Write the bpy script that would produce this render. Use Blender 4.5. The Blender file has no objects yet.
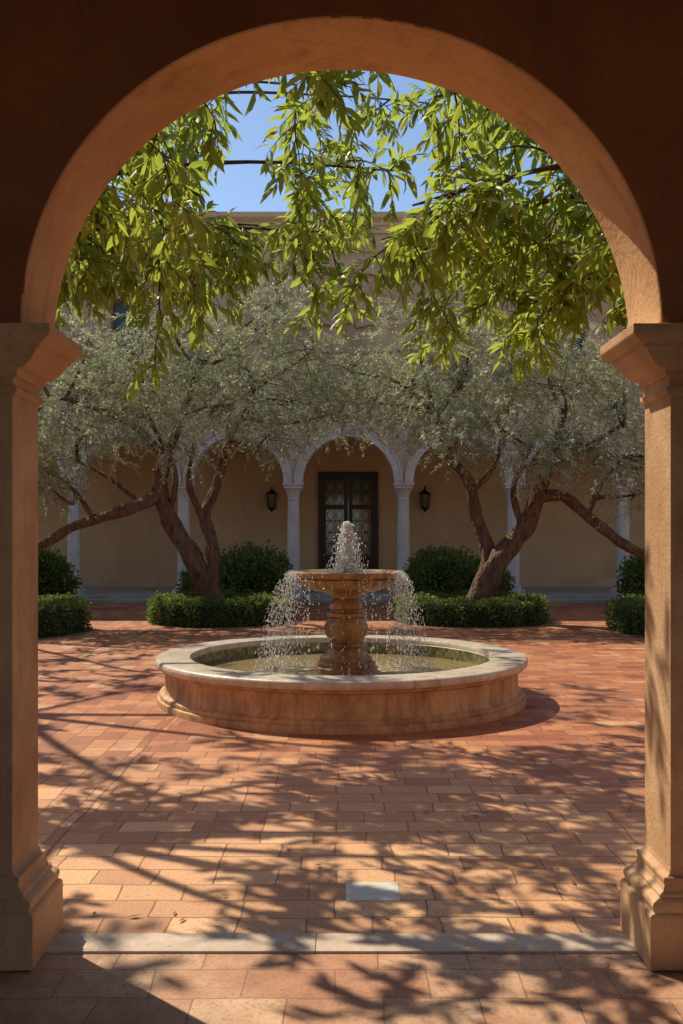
import bpy, math, random
import numpy as np
from mathutils import Vector, Matrix
random.seed(7); rng=np.random.default_rng(7)
S=bpy.context.scene
COL=S.collection
# ------------------------------------------------------------------ helpers
def link(o,parent=None):
    COL.objects.link(o)
    if parent: o.parent=parent
    return o
def empty(name,loc=(0,0,0)):
    e=bpy.data.objects.new(name,None); e.empty_display_size=.2
    COL.objects.link(e); return e
def mesh_obj(name,verts,faces,mats,parent=None,smooth=False,mi=None,uv=None):
    me=bpy.data.meshes.new(name); me.from_pydata([tuple(v) for v in verts],[],faces)
    if not isinstance(mats,(list,tuple)): mats=[mats]
    for m in mats: me.materials.append(m)
    if mi is not None: me.polygons.foreach_set('material_index',mi)
    if smooth: me.polygons.foreach_set('use_smooth',[True]*len(me.polygons))
    if uv is not None:
        l=me.uv_layers.new(name='UVMap')
        for i,u in enumerate(uv): l.data[i].uv=u
    me.update()
    return link(bpy.data.objects.new(name,me),parent)
class MB:
    def __init__(s): s.v=[];s.f=[];s.m=[]
    def box(s,x0,x1,y0,y1,z0,z1,m=0):
        b=len(s.v)
        s.v+=[(x0,y0,z0),(x1,y0,z0),(x1,y1,z0),(x0,y1,z0),(x0,y0,z1),(x1,y0,z1),(x1,y1,z1),(x0,y1,z1)]
        for q in [(0,3,2,1),(4,5,6,7),(0,1,5,4),(1,2,6,5),(2,3,7,6),(3,0,4,7)]:
            s.f.append(tuple(b+i for i in q)); s.m.append(m)
    def quad(s,a,b,c,d,m=0):
        n=len(s.v); s.v+=[a,b,c,d]; s.f.append((n,n+1,n+2,n+3)); s.m.append(m)
    def lathe(s,prof,cx,cy,n=24,m=0,mod=None):
        b=len(s.v)
        for k,(r,z) in enumerate(prof):
            for i in range(n):
                a=2*math.pi*i/n
                rr=r*(mod(k,a,r,z) if mod else 1)
                s.v.append((cx+rr*math.cos(a),cy+rr*math.sin(a),z))
        for k in range(len(prof)-1):
            for i in range(n):
                j=(i+1)%n
                s.f.append((b+k*n+i,b+k*n+j,b+(k+1)*n+j,b+(k+1)*n+i)); s.m.append(m)
    def rect_sweep(s,prof,x0,x1,y0,y1,m=0,fy=1.0):
        b=len(s.v)
        for o,z in prof:
            s.v+=[(x0-o,y0-o*fy,z),(x1+o,y0-o*fy,z),(x1+o,y1+o*fy,z),(x0-o,y1+o*fy,z)]
        for k in range(len(prof)-1):
            for i in range(4):
                j=(i+1)%4
                s.f.append((b+k*4+i,b+k*4+j,b+k*4+4+j,b+k*4+4+i)); s.m.append(m)
        n=len(prof)-1
        s.f.append((b+3,b+2,b+1,b)); s.m.append(m)
        s.f.append((b+n*4,b+n*4+1,b+n*4+2,b+n*4+3)); s.m.append(m)
    def tube(s,pts,rad,n=8,m=0,rough=0.0,sub=4,cap=True):
        P=[Vector(p) for p in pts]; rad=list(rad)
        while len(rad)<len(P): rad.append(rad[-1]*.6)
        if sub>1 and len(P)>2:
            Q=[];R=[]
            for i in range(len(P)-1):
                p0=P[max(i-1,0)];p1=P[i];p2=P[i+1];p3=P[min(i+2,len(P)-1)]
                for t in range(sub):
                    t/=sub
                    Q.append(.5*((2*p1)+(p2-p0)*t+(2*p0-5*p1+4*p2-p3)*t*t+(3*p1-p0-3*p2+p3)*t**3))
                    R.append(rad[i]*(1-t)+rad[i+1]*t)
            Q.append(P[-1]);R.append(rad[-1]); P=Q;rad=R
        b=len(s.v); ref=None
        ph=random.random()*6
        for i,p in enumerate(P):
            d=(P[min(i+1,len(P)-1)]-P[max(i-1,0)])
            if d.length<1e-6: d=Vector((0,0,1))
            d.normalize()
            if ref is None:
                ref=d.orthogonal().normalized()
            ref=(ref-d*ref.dot(d)).normalized(); bi=d.cross(ref)
            for k in range(n):
                a=2*math.pi*k/n
                r=rad[i]
                if rough: r*=1+rough*math.sin(a*3+i*.45+ph)+rough*.6*math.sin(a*5-i*.6)+rough*random.uniform(-.35,.35)
                s.v.append(tuple(p+(ref*math.cos(a)+bi*math.sin(a))*r))
        for i in range(len(P)-1):
            for k in range(n):
                j=(k+1)%n
                s.f.append((b+i*n+k,b+i*n+j,b+(i+1)*n+j,b+(i+1)*n+k)); s.m.append(m)
        return P
    def obj(s,name,mats,parent=None,smooth=False):
        return mesh_obj(name,s.v,s.f,mats,parent,smooth,s.m)
def bevel(o,w=.01,seg=2,ang=35):
    b=o.modifiers.new('bevel','BEVEL'); b.width=w;b.segments=seg;b.limit_method='ANGLE';b.angle_limit=math.radians(ang)
    return o
def smooth_by_angle(o,ang=40):
    me=o.data
    me.polygons.foreach_set('use_smooth',[True]*len(me.polygons))
    try: me.set_sharp_from_angle(angle=math.radians(ang))
    except Exception: pass
    return o
# ------------------------------------------------------------------ materials
class NT:
    def __init__(s,name):
        s.mat=bpy.data.materials.new(name); s.mat.use_nodes=True; s.t=s.mat.node_tree; s.t.nodes.clear()
        s.out=s.t.nodes.new('ShaderNodeOutputMaterial')
    def n(s,typ,ins=None,**kw):
        nd=s.t.nodes.new('ShaderNode'+typ)
        for k,v in kw.items(): setattr(nd,k,v)
        if ins:
            for k,v in ins.items():
                if isinstance(v,bpy.types.NodeSocket): s.t.links.new(v,nd.inputs[k])
                else: nd.inputs[k].default_value=v
        return nd
    def ramp(s,fac,stops):
        nd=s.t.nodes.new('ShaderNodeValToRGB'); s.t.links.new(fac,nd.inputs[0]); e=nd.color_ramp.elements
        while len(e)<len(stops): e.new(.5)
        for i,(p,c) in enumerate(stops):
            e[i].position=p; e[i].color=(c[0],c[1],c[2],1) if isinstance(c,(tuple,list)) else (c,c,c,1)
        return nd.outputs[0]
    def mix(s,fac,a,b,blend='MIX'):
        nd=s.t.nodes.new('ShaderNodeMix'); nd.data_type='RGBA'; nd.blend_type=blend
        for idx,v in ((0,fac),(6,a),(7,b)):
            if isinstance(v,bpy.types.NodeSocket): s.t.links.new(v,nd.inputs[idx])
            else:
                nd.inputs[idx].default_value=v if idx==0 else (v[0],v[1],v[2],1)
        return nd.outputs[2]
    def math(s,op,a,b=0.0):
        nd=s.t.nodes.new('ShaderNodeMath'); nd.operation=op
        for i,v in enumerate((a,b)):
            if isinstance(v,bpy.types.NodeSocket): s.t.links.new(v,nd.inputs[i])
            else: nd.inputs[i].default_value=v
        return nd.outputs[0]
    def co(s): return s.n('TexCoord').outputs['Object']
    def noise(s,vec,scale,detail=4,rough=.55): return s.n('TexNoise',{'Vector':vec,'Scale':scale,'Detail':detail,'Roughness':rough}).outputs['Fac']
    def bump(s,h,strength=.3,dist=.02,normal=None):
        d={'Height':h,'Strength':strength,'Distance':dist}
        if normal is not None: d['Normal']=normal
        return s.n('Bump',d).outputs['Normal']
    def fin(s,color,rough=.8,normal=None,**kw):
        d={'Base Color':color if isinstance(color,bpy.types.NodeSocket) else (*color,1),'Roughness':rough}
        if normal is not None: d['Normal']=normal
        d.update(kw)
        p=s.n('BsdfPrincipled',d); s.t.links.new(p.outputs[0],s.out.inputs[0]); return s.mat
def stone(name,c1,c2,c3=None,scale=3,rough=.8,bump=.25,fine=45,stain=.35):
    m=NT(name); co=m.co()
    a=m.noise(co,scale,6,.6); col=m.ramp(a,[(.3,c1),(.7,c2)])
    st=m.noise(co,scale*.33,5,.65); col=m.mix(m.ramp(st,[(.42,0.0),(.72,stain)]),col,c3 or tuple(x*.45 for x in c1))
    mp=m.n('Mapping',{'Vector':co,'Scale':(1,1,.22)}).outputs[0]
    sk=m.noise(mp,scale*2.6,6,.7); col=m.mix(m.ramp(sk,[(.52,0.0),(.75,stain*.8)]),col,c3 or tuple(x*.45 for x in c1))
    sp=m.noise(co,fine,3,.7); col=m.mix(m.ramp(sp,[(.3,.22),(.5,0.0)]),col,tuple(x*.5 for x in c1))
    h=m.math('ADD',m.math('MULTIPLY',a,.6),m.math('MULTIPLY',sp,.4))
    return m.fin(col,rough,m.bump(h,bump,.03))
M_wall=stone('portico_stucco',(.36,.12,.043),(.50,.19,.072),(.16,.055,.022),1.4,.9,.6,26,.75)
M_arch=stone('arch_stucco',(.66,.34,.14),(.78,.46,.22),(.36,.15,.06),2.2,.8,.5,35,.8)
M_pier=stone('pier_stone',(.62,.34,.16),(.74,.47,.26),(.32,.145,.065),4,.6,.4,60,.75)
M_lime=stone('limestone',(.42,.36,.28),(.58,.52,.43),(.2,.17,.12),5,.7,.25,50,.4)
M_colm=stone('column_marble',(.62,.57,.50),(.78,.73,.65),(.38,.33,.26),5,.55,.1,50,.3)
M_fac=stone('facade_stucco',(.60,.42,.25),(.72,.54,.35),(.38,.24,.14),1.2,.9,.3,20,.5)
M_upper=stone('upper_masonry',(.50,.33,.20),(.66,.47,.30),(.24,.12,.07),1.7,.9,.5,14,.6)
M_inner=stone('arcade_back_stucco',(.66,.44,.23),(.74,.52,.30),(.40,.25,.13),.9,.9,.25,20,.5)
M_thr=stone('threshold_stone',(.54,.39,.29),(.70,.55,.43),(.28,.16,.10),6,.7,.3,40,.45)
M_earth=stone('earth',(.10,.07,.045),(.16,.11,.07),None,4,.95,.4,30)
def bark(name,c1,c2):
    m=NT(name); co=m.co()
    mp=m.n('Mapping',{'Vector':co,'Scale':(1,1,.3)}).outputs[0]
    a=m.noise(mp,14,6,.7); w=m.n('TexVoronoi',{'Vector':mp,'Scale':22}).outputs['Distance']
    col=m.ramp(a,[(.3,c1),(.7,c2)])
    return m.fin(col,.9,m.bump(m.math('ADD',a,w),1.0,.04))
M_bark=bark('olive_bark',(.05,.025,.015),(.28,.15,.085))
M_bark2=bark('twig_bark',(.05,.03,.018),(.13,.08,.05))
def leafmat(name,cols,trans,tfac=.4,rough=.45,spec=.4):
    m=NT(name)
    v=m.n('Attribute',attribute_name='v').outputs['Fac']
    col=m.ramp(v,cols)
    tc=m.mix(.75,col,trans)
    p=m.n('BsdfPrincipled',{'Base Color':col,'Roughness':rough,'Specular IOR Level':spec})
    t=m.n('BsdfTranslucent',{'Color':tc})
    mx=m.n('MixShader',{0:tfac,1:p.outputs[0],2:t.outputs[0]})
    m.t.links.new(mx.outputs[0],m.out.inputs[0]); return m.mat
M_leaf=leafmat('broad_leaves',[(0,(.05,.095,.02)),(.6,(.115,.175,.035)),(1,(.22,.26,.055))],(.62,.70,.09),.56,.42,.45)
M_olive=leafmat('olive_leaves',[(0,(.16,.175,.10)),(.5,(.32,.335,.21)),(1,(.58,.57,.43))],(.56,.57,.28),.40,.45,.5)
M_hedge=leafmat('hedge_leaves',[(0,(.03,.06,.014)),(.6,(.09,.15,.03)),(1,(.19,.26,.055))],(.30,.38,.06),.38,.45,.4)
M_dry=leafmat('dry_leaves',[(0,(.20,.10,.04)),(.6,(.30,.20,.07)),(1,(.20,.22,.06))],(.3,.2,.06),.15,.6,.3)
M_hcore=stone('hedge_core',(.012,.02,.008),(.02,.035,.012),None,8,1,.3,30)

def paving():
    m=NT('terracotta_paving'); co=m.co()
    wob=m.n('TexNoise',{'Vector':co,'Scale':2.6,'Detail':3}).outputs['Color']
    wv=m.n('VectorMath',{0:wob,1:(.055,.055,0)},operation='MULTIPLY').outputs[0]
    c2=m.n('VectorMath',{0:co,1:wv},operation='ADD').outputs[0]
    s2=m.n('SeparateXYZ',{0:c2})
    rot=m.n('CombineXYZ',{0:s2.outputs[1],1:s2.outputs[0]}).outputs[0]
    side=m.math('LESS_THAN',s2.outputs[0],-1.45)
    vec=m.n('Mix',{0:side,4:c2,5:rot},data_type='VECTOR').outputs[1]
    br=m.n('TexBrick',{'Vector':vec,'Color1':(0,0,0,1),'Color2':(1,1,1,1),'Mortar':(.5,.5,.5,1),'Scale':1,'Mortar Size':.005,'Mortar Smooth':.3,'Bias':0,'Brick Width':.28,'Row Height':.19})
    br.offset=.43; br.squash=1.4; br.squash_frequency=3
    rnd=m.n('SeparateColor',{0:br.outputs[0]}).outputs[0]
    col=m.ramp(rnd,[(0,(.26,.07,.03)),(.3,(.42,.125,.048)),(.65,(.54,.185,.07)),(.9,(.60,.25,.105)),(1,(.68,.38,.20))])
    n1=m.noise(co,5,6,.65); col=m.mix(m.ramp(n1,[(.35,.5),(.62,0.0)]),col,(.22,.07,.032))
    n3=m.noise(co,.45,4,.6); col=m.mix(m.ramp(n3,[(.42,0.0),(.72,.35)]),col,(.66,.34,.16))
    near=m.math('MULTIPLY',m.math('SUBTRACT',7.6,m.n('SeparateXYZ',{0:co}).outputs[1]),.32)  # extra sunlight painted into tile colour: paler towards the arch
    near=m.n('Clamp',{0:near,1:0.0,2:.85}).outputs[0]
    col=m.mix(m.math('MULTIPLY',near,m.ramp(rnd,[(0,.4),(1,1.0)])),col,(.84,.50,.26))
    n2=m.noise(co,60,4,.7); col=m.mix(m.ramp(n2,[(.35,.5),(.5,0.0)]),col,(.26,.1,.05))
    line=m.math('LESS_THAN',m.math('ABSOLUTE',m.math('ADD',s2.outputs[0],1.45)),.009)
    mort=m.math('MAXIMUM',br.outputs[1],line)
    col=m.mix(m.math('MULTIPLY',mort,.7),col,(.17,.07,.035))
    h=m.math('ADD',m.math('MULTIPLY',m.math('SUBTRACT',1.0,mort),.5),m.math('ADD',m.math('MULTIPLY',n2,.2),m.math('MULTIPLY',m.math('ADD',n1,rnd),.25)))
    rg=m.ramp(n1,[(.3,.45),(.7,.75)])
    return m.fin(col,rg,m.bump(h,.7,.014))
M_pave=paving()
def corr_floor():
    m=NT('portico_floor_tiles'); co=m.co()
    wob=m.n('TexNoise',{'Vector':co,'Scale':2.2,'Detail':2}).outputs['Color']
    wv=m.n('VectorMath',{0:wob,1:(.04,.04,0)},operation='MULTIPLY').outputs[0]
    c2=m.n('VectorMath',{0:co,1:wv},operation='ADD').outputs[0]
    br=m.n('TexBrick',{'Vector':c2,'Color1':(0,0,0,1),'Color2':(1,1,1,1),'Mortar':(.5,.5,.5,1),'Scale':1,'Mortar Size':.0035,'Mortar Smooth':.3,'Brick Width':.33,'Row Height':.22})
    rnd=m.n('SeparateColor',{0:br.outputs[0]}).outputs[0]
    col=m.ramp(rnd,[(0,(.52,.24,.13)),(.7,(.64,.35,.20)),(1,(.70,.44,.27))])
    n1=m.noise(co,6,6,.65); col=m.mix(m.ramp(n1,[(.35,.6),(.62,0.0)]),col,(.32,.13,.07))
    n4=m.noise(co,1.6,5,.6); col=m.mix(m.ramp(n4,[(.45,0.0),(.65,.5)]),col,(.74,.50,.33))
    n2=m.noise(co,60,4,.7); col=m.mix(m.ramp(n2,[(.35,.5),(.5,0.0)]),col,(.25,.1,.055))
    col=m.mix(m.math('MULTIPLY',br.outputs[1],.6),col,(.18,.085,.05))
    h=m.math('ADD',m.math('MULTIPLY',m.math('SUBTRACT',1.0,br.outputs[1]),.5),m.math('MULTIPLY',n1,.3))
    return m.fin(col,.6,m.bump(h,.5,.01))
M_cfl=corr_floor()
# ------------------------------------------------------------------ ground & paving
g=MB(); g.quad((-300,-150,-.03),(300,-150,-.03),(300,500,-.03),(-300,500,-.03)); g.obj('ground',stone('gravel_ground',(.28,.20,.13),(.36,.27,.18),None,4,.95,.4,30))
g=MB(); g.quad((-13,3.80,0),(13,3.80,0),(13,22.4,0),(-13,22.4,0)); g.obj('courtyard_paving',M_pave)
g=MB(); g.box(.02,.26,4.14,4.36,-.01,.004); bevel(g.obj('paving_slab',M_colm),.003)

# ------------------------------------------------------------------ arch wall builder
def arch_wall(mb,bays,zs,ztop,y0,y1,mf=0,mi=1,n=56,rz=None):
    for xa,xb,c,r in bays:
        rv=rz or r
        pts=[(c+r*math.cos(math.pi*(1-i/n)),zs+rv*math.sin(math.pi*(1-i/n))) for i in range(n+1)]
        for i in range(n):
            (xA,zA),(xB,zB)=pts[i],pts[i+1]
            mb.quad((xA,y0,zA),(xB,y0,zB),(xB,y0,ztop),(xA,y0,ztop),mf)
            mb.quad((xB,y1,zB),(xA,y1,zA),(xA,y1,ztop),(xB,y1,ztop),mf)
            mb.quad((xA,y1,zA),(xB,y1,zB),(xB,y0,zB),(xA,y0,zA),mi)
        for (a,b) in ((xa,c-r),(c+r,xb)):
            mb.quad((a,y0,zs),(b,y0,zs),(b,y0,ztop),(a,y0,ztop),mf)
            mb.quad((b,y1,zs),(a,y1,zs),(a,y1,ztop),(b,y1,ztop),mf)
            mb.quad((a,y0,zs),(a,y1,zs),(b,y1,zs),(b,y0,zs),mi)
        mb.quad((xa,y0,ztop),(xb,y0,ztop),(xb,y1,ztop),(xa,y1,ztop),mf)
def weld(o):
    import bmesh
    bm=bmesh.new(); bm.from_mesh(o.data); bmesh.ops.remove_doubles(bm,verts=bm.verts,dist=.0004)
    bm.to_mesh(o.data); bm.free(); return o
# ------------------------------------------------------------------ near portico (loggia, open at the rear)
port=empty('arched_portico')
ZS=2.372
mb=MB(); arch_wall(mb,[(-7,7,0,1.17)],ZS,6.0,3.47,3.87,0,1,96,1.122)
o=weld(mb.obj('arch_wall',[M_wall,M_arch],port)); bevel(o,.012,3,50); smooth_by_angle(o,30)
mb=MB()
for sx in (-1,1):
    a,b=sorted((sx*1.80,sx*7)); mb.box(a,b,3.475,3.865,0,ZS-.002)
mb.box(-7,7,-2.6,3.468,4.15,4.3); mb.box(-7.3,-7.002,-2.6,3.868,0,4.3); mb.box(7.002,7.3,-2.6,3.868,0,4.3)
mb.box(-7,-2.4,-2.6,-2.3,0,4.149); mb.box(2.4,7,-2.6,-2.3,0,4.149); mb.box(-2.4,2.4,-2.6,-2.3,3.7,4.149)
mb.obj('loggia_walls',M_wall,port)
capital=[(0,2.12),(.012,2.122),(.018,2.135),(.018,2.150),(.004,2.158),(.004,2.185),(.018,2.19),(.022,2.197),(.022,2.212),(.05,2.222),(.078,2.245),(.098,2.275),(.105,2.285),(.118,2.287),(.118,2.305),(.130,2.307),(.142,2.318),(.156,2.330),(.160,2.338),(.160,2.371)]
base=[(.088,0),(.088,.195),(.080,.205),(.070,.207),(.074,.218),(.078,.232),(.074,.246),(.058,.258),(.048,.262),(.048,.272),(.032,.285),(.026,.305),(.030,.318),(.030,.330),(.012,.335),(.004,.345),(0,.365)]
prof=base+capital
for sx in (-1,1):
    mb=MB(); a,b=sorted((sx*1.222,sx*1.79)); mb.rect_sweep(prof,a,b,3.52,3.82,0,.45)
    o=mb.obj('pier',M_pier,port); bevel(o,.004,2,20)
g=MB(); g.quad((-7,-2.6,-.004),(7,-2.6,-.004),(7,3.63,-.004),(-7,3.63,-.004)); g.obj('corridor_floor',M_cfl,port)
mb=MB()
xs=[-1.30,-.1,1.30]
for i in range(2): mb.box(xs[i]+.001,xs[i+1]-.001,3.632,3.798,-.05,.006)
bevel(mb.obj('threshold',M_thr,port),.003)

# ------------------------------------------------------------------ rear arcade building
bld=empty('arcade_building'); CX=.17; BY=23.1; BW=2.70; R=1.12; ZB=2.88
mb=MB()
bays=[(CX+BW*(k-.5),CX+BW*(k+.5),CX+BW*k,R) for k in range(-5,6)]
arch_wall(mb,bays,ZB,5.0,BY,BY+.42,0,1,32)
o=weld(mb.obj('arcade_wall',[M_fac,M_colm],bld)); smooth_by_angle(o,30)
mb=MB()
for xa,xb,c,r in bays:
    n=32
    for r0,r1,yy in ((r+.001,r+.17,BY-.04),(r+.17,r+.21,BY-.07)):
        for i in range(n):
            t0=math.pi*i/n;t1=math.pi*(i+1)/n
            P=lambda rr,t,y:(c+rr*math.cos(t),y,ZB+rr*math.sin(t))
            mb.quad(P(r0,t1,yy),P(r0,t0,yy),P(r1,t0,yy),P(r1,t1,yy))
            mb.quad(P(r1,t0,yy),P(r1,t0,BY+.01),P(r1,t1,BY+.01),P(r1,t1,yy))
            mb.quad(P(r0,t1,yy),P(r0,t1,BY+.01),P(r0,t0,BY+.01),P(r0,t0,yy))
mb.obj('archivolts',M_colm,bld)
mb=MB()
colp=[(.20,.27),(.215,.28),(.215,.31),(.19,.33),(.18,.35),(.185,.37),(.16,.39),(.155,.42),(.158,1.2),(.150,1.9),(.138,2.45),(.155,2.46),(.155,2.49),(.138,2.50),(.14,2.55),(.16,2.62),(.20,2.70),(.215,2.73)]
for k in range(-6,6):
    x=CX+BW*(k+.5); y=BY+.21
    mb.lathe(colp,x,y,20)
    mb.box(x-.24,x+.24,y-.24,y+.24,.15,.27)
    mb.rect_sweep([(0,2.73),(.02,2.74),(.02,2.80),(.05,2.82),(.05,2.878)],x-.2,x+.2,y-.2,y+.2)
o=mb.obj('columns',M_colm,bld); smooth_by_angle(o,35)
W0,W1=CX-BW*5.5,CX+BW*5.5
mb=MB(); mb.box(W0,W1,22.75,26.5,-.02,.15); mb.box(W0,W1,22.4,22.748,-.02,.07)
bevel(mb.obj('arcade_steps',M_lime,bld),.01)
mb=MB(); mb.box(W0,W1,26.5,26.9,.0,5.0); mb.box(W0,W1,BY+.425,26.498,4.5,4.7); mb.obj('arcade_back_wall',M_inner,bld)
mb=MB(); mb.box(W0,W1,26.44,26.498,.152,.42); mb.obj('skirting',M_fac,bld)
def upper():
    mb=MB(); zt=9.4; y0=BY+.06; wx=[CX+BW*k for k in (-4,-2,2,4)]; z0,z1=5.95,7.35; hw=.40
    mb.box(W0,W1,y0,y0+.5,5.18,z0); mb.box(W0,W1,y0,y0+.5,z1,zt)
    e=[W0]+[q for x in wx for q in (x-hw,x+hw)]+[W1]
    for i in range(0,len(e),2): mb.box(e[i],e[i+1],y0,y0+.5,z0,z1)
    weld(mb.obj('upper_wall',M_upper,bld))
    fr=MB(); gl=MB(); sh=MB()
    for x in wx+[CX]:
        if x!=CX:
            fr.box(x-hw-.13,x-hw+.0,y0-.05,y0-.002,z0-.002,z1); fr.box(x+hw,x+hw+.13,y0-.05,y0-.002,z0-.002,z1)
            fr.box(x-hw-.16,x+hw+.16,y0-.08,y0-.002,z1+.002,z1+.18)
            fr.box(x-hw-.2,x+hw+.2,y0-.12,y0-.002,z0-.12,z0-.004)
        k_=1.0 if x!=CX else 1.7; zc=z1+.62 if x!=CX else z1-.1
        # carved relief scrolls
        for s in (-1,1):
            fr.tube([(x+s*k_*(.05+.5*t/12+.13*math.cos(t*.9)),y0-.02,zc+k_*.28*math.sin(t*.75)) for t in range(13)],[k_*(.05-.002*t) for t in range(13)],6,0,.2,3)
            fr.tube([(x+s*.1*k_,y0-.02,zc-.32*k_),(x+s*.35*k_,y0-.03,zc-.26*k_),(x+s*.6*k_,y0-.02,zc-.34*k_),(x+s*.72*k_,y0-.02,zc-.2*k_)],[.05*k_,.06*k_,.05*k_,.02],6,0,.2,4)
            fr.tube([(x+s*.1*k_,y0-.02,zc+.36*k_),(x+s*.3*k_,y0-.03,zc+.46*k_),(x+s*.5*k_,y0-.02,zc+.36*k_),(x+s*.42*k_,y0-.02,zc+.26*k_)],[.04*k_,.05*k_,.04*k_,.02],6,0,.2,4)
        fr.lathe([(.24,0),(.22,.05),(.1,.09),(.01,.1)],0,0,16)
        nv=16*4
        fr.v[-nv:]=[(x+vx*k_,y0-vz*k_,zc+vy*1.3*k_) for vx,vy,vz in fr.v[-nv:]]
        if x==CX:
            for q in (x-1.55,x+1.43): fr.box(q,q+.12,y0-.05,y0-.002,6.2,8.5)
            fr.box(x-1.6,x+1.6,y0-.07,y0-.002,8.502,8.64); fr.box(x-1.6,x+1.6,y0-.07,y0-.002,6.06,6.198)
            continue
        sh.box(x-hw,x+hw,y0+.18,y0+.22,z0,z0+.07); sh.box(x-.04,x+.04,y0+.18,y0+.22,z0+.07,z1-.07); sh.box(x-hw,x+hw,y0+.18,y0+.22,z1-.07,z1)
        sh.box(x-hw,x-hw+.07,y0+.18,y0+.22,z0+.07,z1-.07); sh.box(x+hw-.07,x+hw,y0+.18,y0+.22,z0+.07,z1-.07)
        for q in (.5,1.0): sh.box(x-hw+.07,x-.04,y0+.185,y0+.215,z0+q-.015,z0+q+.015); sh.box(x+.04,x+hw-.07,y0+.185,y0+.215,z0+q-.015,z0+q+.015)
        gl.quad((x-hw,y0+.2,z0),(x+hw,y0+.2,z0),(x+hw,y0+.2,z1),(x-hw,y0+.2,z1))
    smooth_by_angle(fr.obj('stone_carvings',M_upper,bld),50)
    m=NT('window_frame_paint'); sh.obj('window_frames',m.fin((.14,.10,.07),.5),bld)
    m=NT('window_glass'); gl.obj('window_glass',m.fin((.05,.06,.07),.25),bld)
    co=MB()
    co.rect_sweep([(0,5.0),(.06,5.02),(.06,5.09),(.12,5.12),(.12,5.178)],W0,W1,BY+.0,BY+.5)
    co.rect_sweep([(0,8.95),(.05,8.96),(.05,9.1),(.1,9.14),(.1,9.2),(.2,9.28),(.22,9.3),(.22,9.42),(0,9.43),(0,9.5)],W0,W1,BY+.055,BY+.5)
    co.obj('cornices',M_fac,bld)
    rf=MB(); rf.box(W0,W1,BY+.6,27,5.2,9.3)
    rf.obj('roof',stone('roof_tiles',(.26,.10,.05),(.40,.18,.10),None,3,.85,.3,20),bld)
upper()
M_dwood=stone('dark_door_wood',(.018,.010,.007),(.035,.02,.013),None,8,.35,.2,60)
mdg=NT('door_glass').fin((.07,.065,.055),.08,**{'Specular IOR Level':.9})
dx=CX+.02; dy=26.5; dw=.74; z0=.152; z1=3.26
mb=MB()
mb.box(dx-dw-.1,dx-dw,dy-.10,dy-.062,z0,z1+.1); mb.box(dx+dw,dx+dw+.1,dy-.10,dy-.062,z0,z1+.1); mb.box(dx-dw,dx+dw,dy-.10,dy-.062,z1,z1+.1)
mb.box(dx-dw-.1,dx+dw+.1,dy-.062,dy-.002,z0,z1+.1)
for s in (-1,1):
    a,b=sorted((dx+s*.012,dx+s*(dw-.01)))
    yo=dy-.11
    mb.box(a,a+.11,yo,dy-.064,z0+.01,z1-.01); mb.box(b-.11,b,yo,dy-.064,z0+.01,z1-.01)
    for zz in (z0+.01,z0+.75,z1-.16,z1-.95): mb.box(a+.11,b-.11,yo,dy-.064,zz,zz+.14)
    mb.box(a+.17,b-.17,yo+.008,dy-.064,z0+.2,z0+.7)
    xa_,xb_=a+.11,b-.11
    for za_,zb_,nz in ((z0+.89,z1-.95,4),(z1-.81,z1-.16,2)):
        mb.tube([((xa_+xb_)/2,yo+.02,za_),((xa_+xb_)/2,yo+.02,zb_)],[.012,.012],5,0,0,1)
        for k in range(1,nz):
            zz=za_+(zb_-za_)*k/nz; mb.box(xa_,xb_,yo+.012,yo+.028,zz-.012,zz+.012)
        for k in range(nz):
            zc=za_+(zb_-za_)*(k+.5)/nz
            for q in (.25,.75):
                xc=xa_+(xb_-xa_)*q; r_=.09
                mb.tube([(xc+r_*math.cos(t*math.pi/5),yo+.015,zc+1.5*r_*math.sin(t*math.pi/5)) for t in range(11)],[.011]*11,4,0,0,1)
    mb.tube([(dx+s*.06,yo-.05,1.15),(dx+s*.06,yo-.05,1.4)],[.015,.015],6,0,0,1)
bevel(mb.obj('door',M_dwood,bld),.003)
mb=MB(); mb.box(dx-dw+.1,dx+dw-.1,dy-.068,dy-.0625,z0+.8,z1-.1); mb.obj('door_panes',mdg,bld)
M_iron=NT('wrought_iron').fin((.012,.011,.010),.45,Metallic=.6)
M_lg=NT('lantern_glass').fin((.18,.14,.08),.1)
for lx in (dx-2.12,dx+2.12):
    e=empty('wall_lantern'); y=26.5; mb=MB()
    mb.box(lx-.06,lx+.06,y-.03,y-.002,2.45,2.85)
    mb.tube([(lx,y-.03,2.75),(lx,y-.14,2.93),(lx,y-.27,2.95),(lx,y-.3,2.86)],[.014]*4,6,0,0,4)
    mb.tube([(lx,y-.03,2.5),(lx,y-.12,2.42),(lx,y-.2,2.5)],[.012]*3,6,0,0,4)
    cx,cy=lx,y-.3
    mb.lathe([(.0,2.87),(.03,2.86),(.04,2.83),(.15,2.76),(.17,2.74),(.17,2.725),(.14,2.72)],cx,cy,6)
    mb.lathe([(.11,2.36),(.12,2.34),(.10,2.32),(.04,2.28),(.02,2.24),(.0,2.22)],cx,cy,6)
    for i in range(6):
        a=math.pi*i/3; mb.tube([(cx+.145*math.cos(a),cy+.145*math.sin(a),2.73),(cx+.11*math.cos(a),cy+.11*math.sin(a),2.35)],[.01,.01],5,0,0,1)
    mb.obj('iron_cage',M_iron,e)
    mb=MB(); mb.lathe([(.135,2.72),(.10,2.36)],cx,cy,6); mb.obj('glass',M_lg,e)
for sx in (-1,1):
    mb=MB(); a,b=sorted((sx*13.0,sx*13.4)); mb.box(a,b,3.88,22.39,-.02,4.6); mb.box(a-.08,b+.08,3.88,22.38,4.6,4.75)
    mb.obj('courtyard_wall',M_fac)

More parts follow.
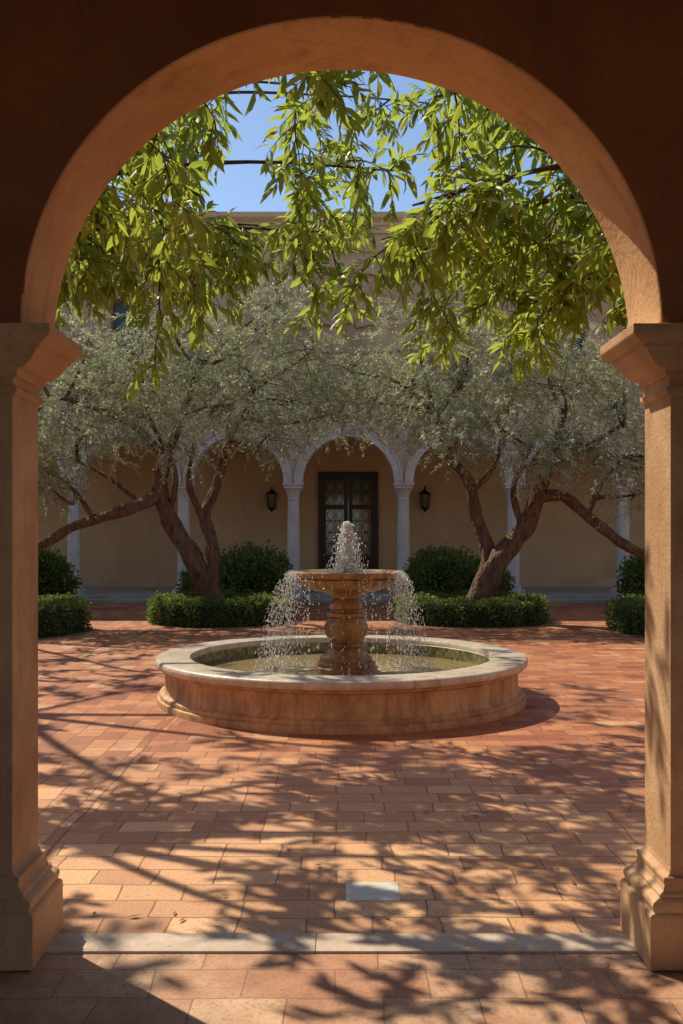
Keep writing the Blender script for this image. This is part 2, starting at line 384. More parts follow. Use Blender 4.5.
# ------------------------------------------------------------------ fountain
fo=empty('fountain'); FX,FY=0.0,9.4
def lathe_uv(name,prof,cx,cy,n,mat,parent,RU,mod=None):
    v=[];f=[];uv=[]; L=[0]
    for k in range(1,len(prof)): L.append(L[-1]+math.dist(prof[k],prof[k-1]))
    for k,(r,z) in enumerate(prof):
        for i in range(n):
            a=2*math.pi*i/n+.35; rr=r*(mod(a,r,z) if mod else 1); v.append((cx+rr*math.cos(a),cy+rr*math.sin(a),z))
    for k in range(len(prof)-1):
        for i in range(n):
            j=(i+1)%n; f.append((k*n+i,k*n+j,(k+1)*n+j,(k+1)*n+i))
            u0=i/n*2*math.pi*RU;u1=(i+1)/n*2*math.pi*RU
            uv+=[(u0,L[k]),(u1,L[k]),(u1,L[k+1]),(u0,L[k+1])]
    o=mesh_obj(name,v,f,mat,parent,True,uv=uv); smooth_by_angle(o,38); return o
def joint_stone(name,c1,c2,c3,w,h,rough=.6,off=0.0,stain=.6,mort=(.16,.1,.06),vary=.5):
    m=NT(name); uv=m.n('TexCoord').outputs['UV']; co=m.co()
    br=m.n('TexBrick',{'Vector':uv,'Color1':(0,0,0,1),'Color2':(1,1,1,1),'Mortar':(.5,.5,.5,1),'Scale':1,'Mortar Size':.0025,'Mortar Smooth':.2,'Brick Width':w,'Row Height':h}); br.offset=off
    rnd=m.n('SeparateColor',{0:br.outputs[0]}).outputs[0]
    col=m.mix(m.math('MULTIPLY',rnd,vary),c1,c2)
    mp=m.n('Mapping',{'Vector':co,'Scale':(1,1,.6)}).outputs[0]
    a=m.noise(mp,5,7,.68); col=m.mix(m.ramp(a,[(.42,0.0),(.68,stain)]),col,c3)
    mp2=m.n('Mapping',{'Vector':co,'Scale':(1,1,.12)}).outputs[0]
    a2=m.noise(mp2,13,5,.65); col=m.mix(m.ramp(a2,[(.48,0.0),(.72,stain)]),col,c3)
    f=m.noise(co,55,4,.7); col=m.mix(m.ramp(f,[(.33,.5),(.5,0.0)]),col,tuple(x*.5 for x in c1))
    col=m.mix(m.math('MULTIPLY',br.outputs[1],.7),col,mort)
    h_=m.math('ADD',m.math('SUBTRACT',1.0,br.outputs[1]),m.math('MULTIPLY',m.math('ADD',a,f),.5))
    return m.fin(col,rough,m.bump(h_,.5,.012))
M_bside=joint_stone('basin_side_stone',(.62,.37,.17),(.72,.48,.26),(.22,.105,.045),.94,5,.6,stain=.75)
M_brim=joint_stone('basin_rim_stone',(.66,.54,.42),(.78,.68,.56),(.34,.24,.16),.94,5,.35)
lathe_uv('basin_wall',[(1.80,-.01),(1.80,.035),(1.795,.055),(1.77,.062),(1.775,.075),(1.77,.095),(1.74,.105),(1.725,.125),(1.72,.27),(1.725,.30),(1.745,.315),(1.765,.322),(1.765,.335),(1.785,.348)],FX,FY,160,M_bside,fo,1.8)
lathe_uv('basin_rim',[(1.78,.347),(1.80,.350),(1.812,.362),(1.815,.385),(1.812,.408),(1.80,.421),(1.785,.425),(1.50,.428),(1.485,.424),(1.475,.41),(1.475,.375),(1.462,.37)],FX,FY,160,M_brim,fo,1.8)
def mosaic():
    m=NT('basin_mosaic'); uv=m.n('TexCoord').outputs['UV']
    v=m.n('TexBrick',{'Vector':uv,'Color1':(0,0,0,1),'Color2':(1,1,1,1),'Mortar':(.4,.4,.4,1),'Scale':1,'Mortar Size':.002,'Brick Width':.045,'Row Height':.045}); v.offset=0
    r=m.n('SeparateColor',{0:v.outputs[0]}).outputs[0]
    col=m.ramp(r,[(0,(.05,.10,.07)),(.35,(.16,.17,.07)),(.6,(.30,.22,.08)),(.85,(.35,.30,.16)),(1,(.08,.16,.15))])
    return m.fin(col,.3)
lathe_uv('basin_lining',[(1.462,.37),(1.462,.0)],FX,FY,128,mosaic(),fo,1.46)
mb=MB(); mb.lathe([(1.462,.02),(.01,.02)],FX,FY,64); mb.obj('basin_floor',M_bside,fo)
def water():
    m=NT('basin_water'); co=m.co()
    c=m.n('VectorMath',{0:co,1:(FX+.05,FY,.25)},operation='SUBTRACT').outputs[0]
    ln=m.n('VectorMath',{0:c},operation='LENGTH').outputs['Value']
    wv=m.n('TexWave',{'Vector':c,'Scale':3.2,'Distortion':6,'Detail':3,'Detail Scale':2.5},wave_type='RINGS',rings_direction='SPHERICAL').outputs['Fac']
    n=m.noise(co,14,4,.6); n2=m.noise(co,38,3,.6)
    h=m.math('ADD',m.math('MULTIPLY',wv,.35),m.math('ADD',m.math('MULTIPLY',n,.9),m.math('MULTIPLY',n2,.35)))
    foam=m.math('MULTIPLY',m.ramp(ln,[(.3,1.0),(1.1,0.0)]),m.ramp(m.noise(co,22,6,.7),[(.47,0.0),(.62,.85)]))
    col=m.mix(foam,(.30,.21,.09),(.80,.76,.66))
    rg=m.math('ADD',m.math('MULTIPLY',foam,.5),.04)
    return m.fin(col,rg,m.bump(h,.6,.035),**{'IOR':1.33,'Specular IOR Level':.9})
mb=MB(); mb.lathe([(1.462,.25),(1.2,.25),(.8,.25),(.4,.25),(.05,.25)],FX,FY,96); mb.obj('basin_water',water(),fo,True)
PX=.045
M_ped=joint_stone('pedestal_stone',(.42,.22,.085),(.52,.30,.13),(.12,.052,.02),9,9,.4,stain=.9)
def gad(a,r,z):
    if .50<z<.80: return 1+.07*abs(math.sin(a*7))*math.sin((z-.5)/.3*math.pi)
    if .86<z<.98: return 1+.06*abs(math.sin(a*9))
    if .335<z<.42: return 1+.03*abs(math.sin(a*12))
    return 1
lathe_uv('pedestal',[(.315,.02),(.315,.29),(.305,.305),(.29,.31),(.295,.325),(.285,.345),(.25,.355),(.255,.375),(.245,.40),(.215,.41),(.20,.44),(.17,.47),(.155,.49),(.175,.50),(.185,.515),(.175,.53),(.155,.54),(.165,.57),(.19,.61),(.205,.66),(.208,.70),(.19,.75),(.165,.79),(.19,.80),(.195,.815),(.19,.83),(.15,.84),(.135,.86),(.155,.875),(.165,.90),(.155,.93),(.125,.955),(.11,.975),(.14,.985),(.145,1.0),(.18,1.015),(.20,1.03)],PX,FY,126,M_ped,fo,.2,gad)
def gad2(a,r,z):
    if 1.04<z<1.16: return 1+.035*abs(math.sin(a*16))
    return 1
lathe_uv('upper_bowl',[(.10,1.02),(.20,1.03),(.28,1.045),(.36,1.07),(.43,1.105),(.475,1.14),(.49,1.165),(.475,1.172),(.49,1.18),(.515,1.19),(.53,1.205),(.535,1.222),(.53,1.238),(.515,1.245),(.49,1.24),(.47,1.225),(.40,1.19),(.2,1.15),(.02,1.14)],PX,FY,160,M_ped,fo,.5,gad2)
mb=MB(); mb.lathe([(.478,1.232),(.3,1.232),(.05,1.232)],PX,FY,64); mb.obj('bowl_water',bpy.data.materials['basin_water'],fo,True)
def drops(name,P,r,stretch,D=None,parent=None,mat=None):
    N=len(P); base=np.array([(1,0,0),(-1,0,0),(0,1,0),(0,-1,0),(0,0,1),(0,0,-1)],float)
    V=base[None]*r[:,None,None]
    V[:,:,2]*=stretch[:,None]
    if D is not None:
        V[:,:,0]+=V[:,:,2]*D[:,0:1]; V[:,:,1]+=V[:,:,2]*D[:,1:2]
    V=(V+P[:,None,:]).reshape(-1,3)
    T=np.array([(0,2,4),(2,1,4),(1,3,4),(3,0,4),(2,0,5),(1,2,5),(3,1,5),(0,3,5)])
    F=(T[None]+np.arange(N)[:,None,None]*6).reshape(-1)
    me=bpy.data.meshes.new(name); me.vertices.add(N*6); me.vertices.foreach_set('co',V.ravel())
    me.loops.add(len(F)); me.loops.foreach_set('vertex_index',F)
    nf=N*8; me.polygons.add(nf); me.polygons.foreach_set('loop_start',np.arange(nf)*3); me.polygons.foreach_set('use_smooth',[True]*nf)
    me.update(calc_edges=True); me.materials.append(mat); return link(bpy.data.objects.new(name,me),parent)
m=NT('water_spray')
p=m.n('BsdfPrincipled',{'Base Color':(.92,.93,.92,1),'Roughness':.12,'Specular IOR Level':.8}); t=m.n('BsdfTranslucent',{'Color':(.95,.95,.93,1)})
mx=m.n('MixShader',{0:.5,1:p.outputs[0],2:t.outputs[0]})
m.t.links.new(mx.outputs[0],m.out.inputs[0]); M_spray=m.mat
PP=[];RR=[];SS=[];DD=[]
def arc(n,angf,vr,vz,r0=.52,z0=1.235,rad=(.002,.0055)):
    for _ in range(n):
        a=angf(); v=random.uniform(*vr); w=random.uniform(*vz)
        T=(w+math.sqrt(w*w+2*9.8*(z0-.26)))/9.8; t=T*random.random()**.8
        z=z0+w*t-4.9*t*t; h=r0+v*t
        vzz=w-9.8*t
        PP.append((PX+h*math.cos(a)+random.gauss(0,.006),FY+h*math.sin(a)+random.gauss(0,.006),z)); RR.append(random.uniform(*rad))
        SS.append(1+abs(vzz)*.7); k=v/ (vzz if abs(vzz)>.6 else -.6); k=max(-1,min(1,k)); DD.append((math.cos(a)*k,math.sin(a)*k))
streams=[random.uniform(0,6.28) for _ in range(40)]
arc(1300,lambda:random.choice(streams)+random.gauss(0,.008),(.05,.12),(0,.05))
arc(2200,lambda:math.pi+random.gauss(0,.4),(.1,.85),(0,.5))
arc(1800,lambda:random.gauss(0,.4),(.1,.75),(0,.5))
for _ in range(5200): # jet
    t=random.random()**1.2; z=1.23+.50*t; rr=abs(random.gauss(0,1))*(.075*(1-t)**.8+.016)
    a=random.uniform(0,6.28); PP.append((PX+.01+rr*math.cos(a),FY+rr*math.sin(a),z)); RR.append(random.uniform(.003,.008)); SS.append(random.uniform(1,2.2)); DD.append((0,0))
for _ in range(1100):
    a=random.choice([0,math.pi])+random.gauss(0,.6); h=random.gauss(.8,.12); PP.append((PX+h*math.cos(a),FY+h*math.sin(a),.25+abs(random.gauss(0,.035)))); RR.append(random.uniform(.002,.005)); SS.append(1); DD.append((0,0))
drops('water_spray',np.array(PP),np.array(RR),np.array(SS),np.array(DD),fo,M_spray)

# ------------------------------------------------------------------ foliage builders
def nrm(a): return a/np.maximum(np.linalg.norm(a,axis=-1,keepdims=True),1e-9)
def leaves(name,P,D,N,L,W,mat,parent=None,var=None,broad=False):
    P=np.asarray(P,float);D=nrm(np.asarray(D,float));N=np.asarray(N,float)
    Sx=nrm(np.cross(D,N)); U=np.cross(Sx,D); n=len(P); L=L[:,None];W=W[:,None]
    if broad:
        c=.12*L
        pts=[P, P+D*.35*L-U*.02*L, P+D*.7*L-U*.4*c, P+D*L-U*1.3*c,
             P+D*.28*L+Sx*W*.46+U*W*.14, P+D*.64*L+Sx*W*.42+U*W*.12-U*.3*c,
             P+D*.28*L-Sx*W*.46+U*W*.14, P+D*.64*L-Sx*W*.42+U*W*.12-U*.3*c]
        F=[0,1,4, 1,2,5,4, 2,3,5, 0,6,1, 1,6,7,2, 2,7,3]; tot=[3,4,3,3,4,3]
    else:
        pts=[P,P+D*.5*L+Sx*W*.5,P+D*L,P+D*.5*L-Sx*W*.5]; F=[0,1,2,3]; tot=[4]
    k=len(pts); V=np.stack(pts,1).reshape(-1,3)
    FF=(np.array(F)[None]+np.arange(n)[:,None]*k).ravel()
    T=np.tile(tot,n); st=np.concatenate([[0],np.cumsum(T)[:-1]])
    me=bpy.data.meshes.new(name); me.vertices.add(len(V)); me.vertices.foreach_set('co',V.ravel())
    me.loops.add(len(FF)); me.loops.foreach_set('vertex_index',FF.astype(np.int32))
    me.polygons.add(len(T)); me.polygons.foreach_set('loop_start',st.astype(np.int32))
    me.update(calc_edges=True)
    if var is None: var=rng.random(n)
    at=me.attributes.new('v','FLOAT','FACE'); at.data.foreach_set('value',np.repeat(var,len(tot)).astype(np.float32))
    me.materials.append(mat); return link(bpy.data.objects.new(name,me),parent)
def rdir(n): return nrm(rng.normal(size=(n,3)))

def olive(limbs,blobs,dens=1.0):
    e=empty('olive_tree'); mb=MB()
    allp=[]
    for pts,rad in limbs:
        pts=[Vector(pts[0])]+[Vector(p)+Vector((random.gauss(0,.035),random.gauss(0,.035),random.gauss(0,.03))) for p in pts[1:]]
        Q=mb.tube(pts,[r*.86 for r in rad],14,0,.2,7); allp+=[tuple(q) for q in Q]
    A=np.array(allp); A=A[A[:,2]>1.6]
    P=[];D=[];N=[];var=[]
    for (c,r) in blobs:
        c=np.array(c); r=np.array(r)
        i=np.argmin(((A-c)**2).sum(1)-(A[:,2]<c[2])*.5); s=A[i]
        mid=(s+c)/2+rng.normal(size=3)*.15; mb.tube([s,mid,c],[.045,.03,.016],6,0,.1,4)
        vol=r[0]*r[1]*r[2]
        nt=int(200*dens*(vol**.66))
        u=rdir(nt)*(rng.random((nt,1))**.4); Tp=c+u*r
        od=nrm(u*r+np.array([0,0,-.15])+rng.normal(size=(nt,3))*.4)
        tl=rng.uniform(.22,.55,nt)
        bright=rng.random()
        for k in range(nt):
            if k%14==0: mb.tube([c+rng.normal(size=3)*.08,(c+Tp[k])/2+rng.normal(size=3)*.06,Tp[k]],[.013,.009,.005],4,0,0,2)
            nl=30; t=np.linspace(.0,1,nl)[:,None]
            g=np.array([0,0,-.22])*(t**2)*tl[k]
            pts=Tp[k]+od[k]*t*tl[k]+g
            sd=rdir(nl); dd=nrm(od[k]*.8+sd*.8+np.array([0,0,-.1]))
            P.append(pts);D.append(dd);N.append(rdir(nl)); var.append(np.clip(rng.normal(.5+.4*(bright-.5),.27,nl),0,1))
            if k%3==0: mb.tube([Tp[k],Tp[k]+od[k]*tl[k]*.5+np.array([0,0,-.05])*tl[k],Tp[k]+od[k]*tl[k]+np.array([0,0,-.22])*tl[k]],[.004,.003,.002],3,0,0,1)
    P=np.concatenate(P);D=np.concatenate(D);N=np.concatenate(N);var=np.concatenate(var);n=len(P)
    mb.obj('trunk_and_limbs',M_bark,e,True)
    leaves('foliage',P,D,N,rng.uniform(.06,.11,n),rng.uniform(.013,.024,n),M_olive,e,var)
    return n
LL=[([(-2.25,17.5,-.05),(-2.4,17.5,.55),(-2.78,17.4,1.15),(-3.12,17.4,1.9),(-3.32,17.3,2.5),(-3.12,17.3,3.1),(-2.85,17.4,3.9),(-2.7,17.4,4.6)],[.30,.23,.19,.165,.14,.11,.07,.04]),
    ([(-3.28,17.3,2.35),(-3.6,17.1,2.15),(-4.05,16.9,1.95),(-4.7,16.8,1.68),(-5.5,16.6,1.42),(-6.4,16.5,1.75)],[.13,.12,.105,.095,.08,.04]),
    ([(-2.42,17.5,.6),(-2.45,17.6,1.3),(-2.58,17.7,1.9),(-2.36,17.8,2.5),(-2.2,17.9,3.2),(-1.8,18.0,4.0)],[.17,.14,.12,.10,.08,.04]),
    ([(-3.2,17.3,3.0),(-3.7,17.2,3.5),(-4.4,17.0,3.9),(-5.2,16.9,4.1)],[.09,.07,.05,.03]),
    ([(-2.58,17.7,1.9),(-2.85,17.8,2.6),(-2.75,17.9,3.3)],[.08,.065,.04]),
    ([(-4.4,16.85,1.8),(-4.6,16.9,2.3),(-5.1,16.9,2.7)],[.06,.04,.02]),
    ([(-3.15,17.4,2.0),(-3.05,17.2,2.7),(-3.3,17.1,3.3)],[.07,.05,.03]),
    ([(-3.6,17.1,2.15),(-4.2,17.2,2.7),(-4.9,17.2,3.0)],[.05,.04,.02])]
LB=[((-5.6,16.8,3.6),(1.0,1.1,.75)),((-4.6,17.0,4.1),(1.1,1.2,.8)),((-3.6,17.2,4.4),(1.1,1.2,.8)),((-2.6,17.5,4.7),(1.0,1.2,.85)),((-1.7,17.8,4.5),(1.0,1.2,.8)),((-.9,17.9,4.1),(.8,1.0,.6)),((-2.0,16.8,3.9),(.9,.9,.55)),((-4.4,16.4,3.3),(.9,.9,.5)),((-5.4,16.5,2.8),(.8,.8,.45)),((-6.3,16.6,3.2),(.8,.9,.8)),((-1.6,17.8,5.5),(.9,.9,.6)),((-.7,18.1,5.0),(.8,.8,.6)),((-3.4,16.6,3.7),(.7,.8,.45)),((-6.2,16.5,2.3),(.6,.6,.4)),((-.2,18.0,3.9),(.6,.8,.45)),((-3.1,17.3,5.4),(.9,.9,.5)),((-4.6,17.2,5.0),(.9,.9,.5)),((-5.7,16.9,4.6),(.9,.9,.5)),((-2.9,16.5,3.2),(.6,.6,.35)),((-1.3,17,3.4),(.7,.6,.35)),((-1.2,18,6.1),(.7,.7,.35)),((-5.0,16.3,2.4),(.5,.5,.3))]
n1=olive(LL,LB)
RL=[([(2.35,17.5,-.05),(2.55,17.5,.55),(2.95,17.4,1.2),(3.38,17.4,1.85),(3.62,17.3,2.4),(3.8,17.3,3.0),(4.1,17.3,3.8)],[.31,.25,.21,.175,.14,.10,.05]),
    ([(2.6,17.5,.6),(2.78,17.6,1.25),(2.62,17.7,1.9),(2.34,17.7,2.6),(1.98,17.7,3.1),(1.75,17.7,3.8)],[.19,.15,.13,.11,.085,.04]),
    ([(3.55,17.3,2.25),(4.05,17.1,2.3),(4.5,16.9,1.8),(5.0,16.8,1.4),(5.5,16.7,1.22),(6.3,16.6,1.5)],[.12,.11,.10,.095,.08,.04]),
    ([(3.75,17.3,2.9),(4.4,17.2,3.2),(5.1,17.0,3.6)],[.08,.06,.03]),
    ([(4.4,16.95,1.95),(4.7,17.1,2.5),(5.1,17.1,3.0)],[.06,.045,.02]),
    ([(3.3,17.4,1.8),(3.2,17.2,2.5),(3.4,17.1,3.2)],[.08,.055,.03]),
    ([(2.4,17.7,2.4),(2.9,17.8,3.0),(3.1,17.8,3.8)],[.08,.06,.03])]
RB=[((.6,17.9,4.1),(.7,.9,.6)),((1.4,17.7,4.3),(.9,1.1,.7)),((2.2,17.5,4.5),(1.0,1.2,.8)),((3.1,17.4,4.6),(1.0,1.2,.8)),((4.0,17.2,4.3),(1.0,1.2,.8)),((4.9,17.0,3.9),(1.0,1.1,.8)),((5.7,16.8,3.3),(.9,1.0,.8)),((1.7,16.8,3.6),(.9,.8,.45)),((2.7,16.5,3.5),(.9,.8,.5)),((3.9,16.5,3.2),(.9,.8,.5)),((4.8,16.6,2.9),(.9,.8,.45)),((5.8,16.5,2.5),(.7,.7,.45)),((2.4,17.8,5.3),(.9,.9,.55)),((6.4,16.6,2.9),(.8,.9,.7)),((.15,18.0,4.7),(.6,.8,.5)),((1.2,17.9,5.1),(.8,.8,.5)),((3.7,17.4,5.2),(.9,.9,.5)),((5.0,17.1,4.8),(.9,.9,.5)),((2.0,16.5,3.1),(.6,.6,.35)),((3.3,16.4,2.9),(.6,.6,.35)),((5.1,16.4,2.3),(.6,.5,.3)),((1.5,17.9,5.8),(.7,.7,.35))]
n2=olive(RL,RB)

def hedge(cx,cy,rx,ry,w,h,n=9000):
    e=empty('box_hedge'); mb=MB(); seg=64
    prof=[(-w/2,0),(-w/2-.0,h*.75),(-w/2+.05,h-.02),(0,h),(w/2-.05,h-.02),(w/2,h*.75),(w/2,0)]
    for (o,z) in prof:
        for i in range(seg):
            a=2*math.pi*i/seg; mb.v.append((cx+(rx+o*.9)*math.cos(a),cy+(ry+o*.9)*math.sin(a),z*.95))
    for k in range(len(prof)-1):
        for i in range(seg):
            j=(i+1)%seg; mb.f.append((k*seg+i,k*seg+j,(k+1)*seg+j,(k+1)*seg+i)); mb.m.append(0)
    mb.obj('hedge_body',M_hcore,e)
    a=rng.uniform(0,2*math.pi,n); s=rng.random(n)
    per=2*h+w; q=s*per
    o=np.where(q<h,-w/2,np.where(q<h+w,q-h-w/2,w/2)); z=np.where(q<h,q,np.where(q<h+w,h,per-q))
    no=np.where(q<h,-1.,np.where(q<h+w,0.,1.)); nz=np.where((q>=h)&(q<h+w),1.,0.)
    lump=.03*np.sin(a*9)+.025*np.sin(a*17+1)+.02*np.sin(a*31+z*9)
    P=np.stack([cx+(rx+o+no*lump)*np.cos(a),cy+(ry+o+no*lump)*np.sin(a),z+nz*lump],1)+rng.normal(size=(n,3))*.022
    Nn=np.stack([no*np.cos(a),no*np.sin(a),nz],1)
    D=nrm(Nn*.7+rng.normal(size=(n,3))*.6)
    leaves('foliage',P,D,rdir(n),rng.uniform(.035,.065,n),rng.uniform(.02,.036,n),M_hedge,e)
    mb=MB(); mb.lathe([(1,.03),(.01,.05)],0,0,48)
    mb.v=[(cx+x*(rx-w*.3),cy+y*(ry-w*.3),z) for x,y,z in mb.v]; mb.obj('soil',M_earth,e)
hedge(-2.25,17.6,1.0,.95,.55,.40,22000); hedge(2.4,17.6,1.08,.95,.55,.40,22000)
hedge(-5.75,15.7,1.2,1.2,.55,.46,14000); hedge(6.0,15.7,1.2,1.2,.55,.46,14000)
def bush(cx,cy,rx,rz,n=6000):
    e=empty('garden_shrub'); mb=MB()
    mb.lathe([(rx*.6,.0),(rx*.8,rz*.5),(rx*.72,rz*1.1),(rx*.4,rz*1.55),(.01,rz*1.7)],cx,cy,16); mb.obj('shrub_core',M_hcore,e)
    u=rdir(n); a=np.arctan2(u[:,1],u[:,0]); ph=rng.uniform(0,6)
    rr=(.84+.26*rng.random(n))*(1+.12*np.sin(a*4+u[:,2]*4+ph)+.08*np.sin(a*9+2*ph))
    P=np.array([cx,cy,rz*.92])+u*rr[:,None]*np.array([rx,rx,rz]); P=P[P[:,2]>.0]; n=len(P)
    leaves('foliage',P,nrm((P-np.array([cx,cy,rz*.7]))+rng.normal(size=(n,3))*.6),rdir(n),rng.uniform(.07,.14,n),rng.uniform(.03,.055,n),M_hedge,e)
bush(-1.95,20.6,.78,.66); bush(2.2,20.6,.78,.64); bush(-6.75,20.9,.75,.62); bush(7.0,20.9,.75,.6); bush(-2.9,21,.6,.5,4000); bush(3.1,21,.55,.5,4000)

# ------------------------------------------------------------------ overhanging broad-leaved trees
def shade_tree(trunk,limbs,seed,ls=1.0,nb=2,dk=.84):
    random.seed(seed); e=empty('shade_tree'); mb=MB(); P=[];D=[];N=[];L=[];var=[]
    mb.tube(trunk[0],trunk[1],12,0,.08,5)
    def leafy(p,d,length,gr,nl,v0):
        pts=[Vector(p)]; dd=Vector(d).normalized(); st=length/5
        for i in range(5):
            dd=(dd+Vector((random.gauss(0,.1),random.gauss(0,.1),-gr/5))).normalized(); pts.append(pts[-1]+dd*st)
        mb.tube(pts,[.005-.0006*i for i in range(6)],3,0,0,1)
        for i in range(nl):
            t=.12+.88*(i+random.random()*.5)/nl; k=min(int(t*5),4); f=t*5-k
            q=pts[k].lerp(pts[k+1],min(f,1)); ax=(pts[k+1]-pts[k]).normalized()
            sd=ax.cross(Vector((random.gauss(0,1),random.gauss(0,1),random.gauss(0,1)))).normalized()
            ld=(ax*.7+sd*random.uniform(.5,1.1)+Vector((0,0,-.3))).normalized()
            nn=Vector((random.gauss(0,.7),random.gauss(0,.7),1))
            P.append(q);D.append(ld);N.append(nn);L.append(random.uniform(.11,.20)*ls); var.append(min(1,max(0,random.gauss(v0,.27))))
    def shoot(p,d,length,v0):
        pts=[Vector(p)]; dd=Vector(d).normalized(); n=6
        for i in range(n):
            dd=(dd+Vector((random.gauss(0,.15),random.gauss(0,.15),-.2))).normalized(); pts.append(pts[-1]+dd*length/n)
        mb.tube(pts,[.010-.001*i for i in range(n+1)],5,0,0,1)
        for i in range(1,n+1):
            for _ in range(nb if i<n else nb+1):
                s=dd.cross(Vector((random.gauss(0,1),random.gauss(0,1),random.gauss(0,1)))).normalized()
                leafy(pts[i],(pts[i]-pts[i-1]).normalized()*.6+s*.9,random.uniform(.2,.4),.5,random.randint(6,10),v0)
    for pts,rad,dens,ln in limbs:
        pts=[Vector(pts[0])]+[Vector(p)+Vector((random.gauss(0,.06),random.gauss(0,.06),random.gauss(0,.07))) for p in pts[1:]]
        Q=mb.tube(pts,[r*.7 for r in rad],8,0,.08,6)
        for i in range(len(Q)-1):
            if i<len(Q)*.22: continue
            seg=(Q[i+1]-Q[i]).length
            k=seg*dens*dk
            m=int(k)+(1 if random.random()<k-int(k) else 0)
            for _ in range(m):
                ax=(Q[i+1]-Q[i]).normalized(); s=Vector((random.gauss(0,1),random.gauss(0,1),random.uniform(-.5,.6))).normalized()
                shoot(Q[i].lerp(Q[i+1],random.random()),ax*.5+s,random.uniform(.5,1.0)*ln,random.uniform(.3,.7))
    mb.obj('trunk_and_branches',M_bark2,e,True)
    L=np.array(L); n=len(L)
    leaves('foliage',[tuple(p) for p in P],[tuple(p) for p in D],[tuple(p) for p in N],L,L*rng.uniform(.23,.34,n),M_leaf,e,np.array(var),True)
    return n
T=(-3.9,7.2,3.9)
a=shade_tree(([(-4.4,7.3,-.05),(-4.3,7.3,1.2),(-4.1,7.2,2.6),T],[.24,.18,.16,.13]),[
 ([T,(-2.9,6.9,4.5),(-1.7,6.6,4.8),(-.5,6.4,4.9),(.6,6.3,4.9)],[.08,.06,.04,.022,.01],3.4,1.0),
 ([T,(-3.0,7.5,4.4),(-1.9,7.7,4.6),(-.8,7.8,4.7),(.4,7.9,4.7)],[.08,.06,.04,.022,.01],4.0,1.0),
 ([T,(-3.1,6.4,4.1),(-2.2,6.0,4.15),(-1.2,5.8,4.0)],[.06,.04,.025,.01],6,1.0),
 ([T,(-3.2,7.2,3.9),(-2.4,7.3,3.9),(-1.3,7.4,3.85)],[.06,.04,.025,.01],6.5,1.0),
 ([T,(-3.2,7.9,4.3),(-2.2,8.4,4.3),(-1.2,8.6,4.3),(-.1,8.7,4.4)],[.07,.05,.03,.02,.01],5,1.0),
 ([T,(-3.4,8.2,4.8),(-2.6,9.0,5.4),(-1.4,9.4,5.9),(-.2,9.6,6.1),(.9,9.7,6.1)],[.07,.06,.04,.025,.015,.01],3.2,1.0),
 ([T,(-3.3,7.4,4.6),(-2.4,7.6,5.1),(-1.4,7.6,5.3),(-.4,7.7,5.4)],[.07,.05,.03,.02,.01],4.0,1.0),
 ([T,(-4.2,8.2,4.9),(-3.8,9.2,5.5),(-2.8,9.9,5.9)],[.08,.06,.04,.02],2.0,1.1),
 ([T,(-4.8,7.6,4.9),(-5.4,8.0,5.4),(-6.2,8.2,5.5)],[.08,.06,.04,.02],2.6,1.1),
 ([T,(-4.4,6.4,4.8),(-4.8,5.6,5.2)],[.07,.05,.02],2.8,1.0),
],11)
T=(3.9,7.1,3.9)
b=shade_tree(([(4.5,7.2,-.05),(4.4,7.2,1.2),(4.2,7.1,2.6),T],[.22,.17,.15,.12]),[
 ([T,(2.9,6.8,4.35),(2.0,6.6,4.3),(1.2,6.5,4.1),(.5,6.4,3.9)],[.07,.05,.035,.022,.01],6,.95),
 ([T,(3.0,7.5,4.4),(2.1,7.7,4.4),(1.2,7.9,4.2),(.4,8.0,4.0)],[.07,.05,.035,.022,.01],5.5,.95),
 ([T,(3.1,6.3,3.8),(2.3,6.0,3.75),(1.5,5.9,3.6)],[.06,.04,.025,.01],5.5,.8),
 ([T,(3.1,7.8,4.2),(2.4,8.5,4.3),(1.5,8.9,4.2),(.6,9.1,4.2)],[.06,.04,.025,.015,.01],5,1.0),
 ([T,(3.2,7.6,4.9),(2.2,8.3,5.4),(1.2,8.8,5.7)],[.07,.05,.03,.012],3.8,1.0),
 ([T,(3.2,7.2,4.6),(2.3,7.3,5.0),(1.4,7.4,5.1),(.7,7.4,5.1)],[.06,.04,.025,.015,.01],3.0,.9),
 ([T,(3.1,7.2,3.7),(2.4,7.3,3.7),(1.6,7.3,3.5)],[.06,.04,.025,.01],5.5,.9),
 ([T,(4.6,7.8,4.9),(5.3,8.3,5.3)],[.07,.05,.02],3.0,1.0),
],23)
T=(-6.4,11.6,5.6)
c=shade_tree(([(-6.9,11.8,-.05),(-6.8,11.8,2),(-6.6,11.7,4),T],[.24,.19,.16,.13]),[
 ([T,(-5.2,11.4,7.2),(-3.6,11.2,7.9),(-1.8,11.2,8.2)],[.09,.06,.04,.02],1.9,1.3),
 ([T,(-5.4,12.6,7.4),(-4.0,13.4,8.2),(-2.2,13.8,8.9)],[.09,.06,.04,.02],1.6,1.3),
 ([T,(-5.9,10.2,7.1),(-4.8,9.4,7.6),(-3.2,9.1,7.7),(-1.8,9.0,7.8)],[.09,.06,.04,.03,.02],1.4,1.3),
 ([T,(-6.6,10.3,7.0),(-6.4,9.0,7.4),(-5.6,7.8,7.3)],[.09,.06,.04,.02],2.2,1.3),
 ([T,(-7.2,12.8,7.2),(-7.0,14.2,7.8),(-5.6,15.4,8.2)],[.09,.06,.04,.02],2.2,1.3),
 ([T,(-7.6,11.4,7.0),(-8.6,11.0,7.4)],[.09,.06,.03],2.2,1.3),
],31,1.4,1,.95)
T=(-8.3,17.2,4.8)
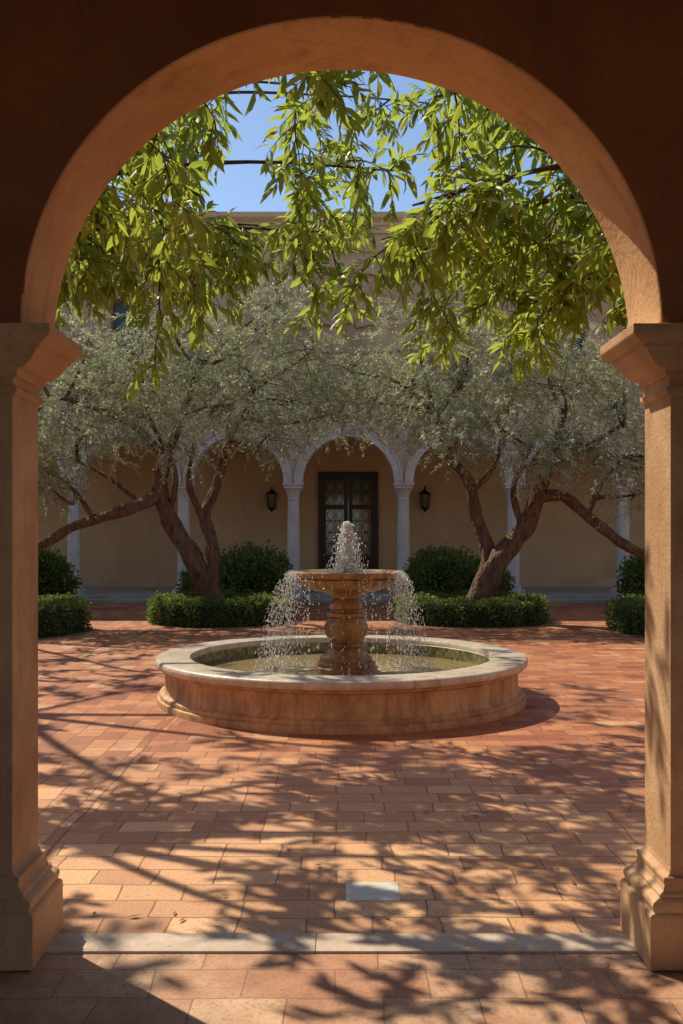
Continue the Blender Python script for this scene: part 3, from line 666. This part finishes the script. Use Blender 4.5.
d=shade_tree(([(-8.6,17.3,-.05),(-8.5,17.3,2),(-8.4,17.2,3.6),T],[.24,.19,.16,.13]),[
 ([T,(-7.2,17.0,6.3),(-5.6,16.8,6.9),(-3.8,16.6,7.2)],[.09,.06,.04,.02],1.5,1.2),
 ([T,(-7.4,15.9,6.3),(-6.2,14.8,6.8),(-4.6,14.4,7.0)],[.09,.06,.04,.02],1.8,1.2),
 ([T,(-7.6,18.4,6.2),(-6.4,19.4,6.8),(-4.8,19.9,7.2)],[.09,.06,.04,.02],1.5,1.2),
 ([T,(-9.0,16.2,6.2),(-9.4,15.0,6.6)],[.09,.06,.03],2.0,1.2),
],37,1.4,1,.9)
n=420
P=np.stack([rng.uniform(-5,5,n),3.9+rng.random(n)**1.2*14,np.full(n,.008)],1)
keep=np.hypot(P[:,0]-FX,P[:,1]-FY)>1.9; P=P[keep]; n=len(P)
D=np.stack([rng.normal(size=n),rng.normal(size=n),rng.uniform(0,.12,n)],1)
leaves('fallen_leaves',P,D,np.tile([0.05,.02,1.],(n,1))+rng.normal(size=(n,3))*.1,rng.uniform(.035,.08,n),rng.uniform(.012,.024,n),M_dry)
print('LEAVES',n1,n2,a,b,c,d)

# ------------------------------------------------------------------ light, sky, camera
EL=math.radians(50); hx,hy=-.74,.67
sd=Vector((hx*math.cos(EL),hy*math.cos(EL),math.sin(EL)))
sun=bpy.data.lights.new('sun','SUN'); sun.energy=5; sun.angle=math.radians(.5); sun.color=(1,.92,.72)
so=bpy.data.objects.new('sun',sun); so.rotation_euler=sd.to_track_quat('Z','Y').to_euler(); COL.objects.link(so)
w=bpy.data.worlds.new('World'); S.world=w; w.use_nodes=True; nt=w.node_tree
sky=nt.nodes.new('ShaderNodeTexSky'); sky.sky_type='NISHITA'; sky.sun_disc=False; sky.sun_elevation=EL; sky.sun_rotation=math.atan2(hx,hy)%(2*math.pi)
sky.dust_density=.4; sky.ozone_density=2.2
bg=nt.nodes['Background']; nt.links.new(sky.outputs[0],bg.inputs[0]); bg.inputs[1].default_value=.15
cam=bpy.data.cameras.new('camera'); cam.sensor_fit='VERTICAL'; cam.sensor_height=36; cam.sensor_width=24; cam.lens=36*948/1024; cam.shift_y=23/1024; cam.clip_end=1500; cam.clip_start=.05
co=bpy.data.objects.new('camera',cam); co.location=(0,0,1.6); co.rotation_euler=(math.radians(90),0,0); COL.objects.link(co); S.camera=co
S.view_settings.view_transform='Standard'; S.view_settings.look='None'; S.view_settings.exposure=0
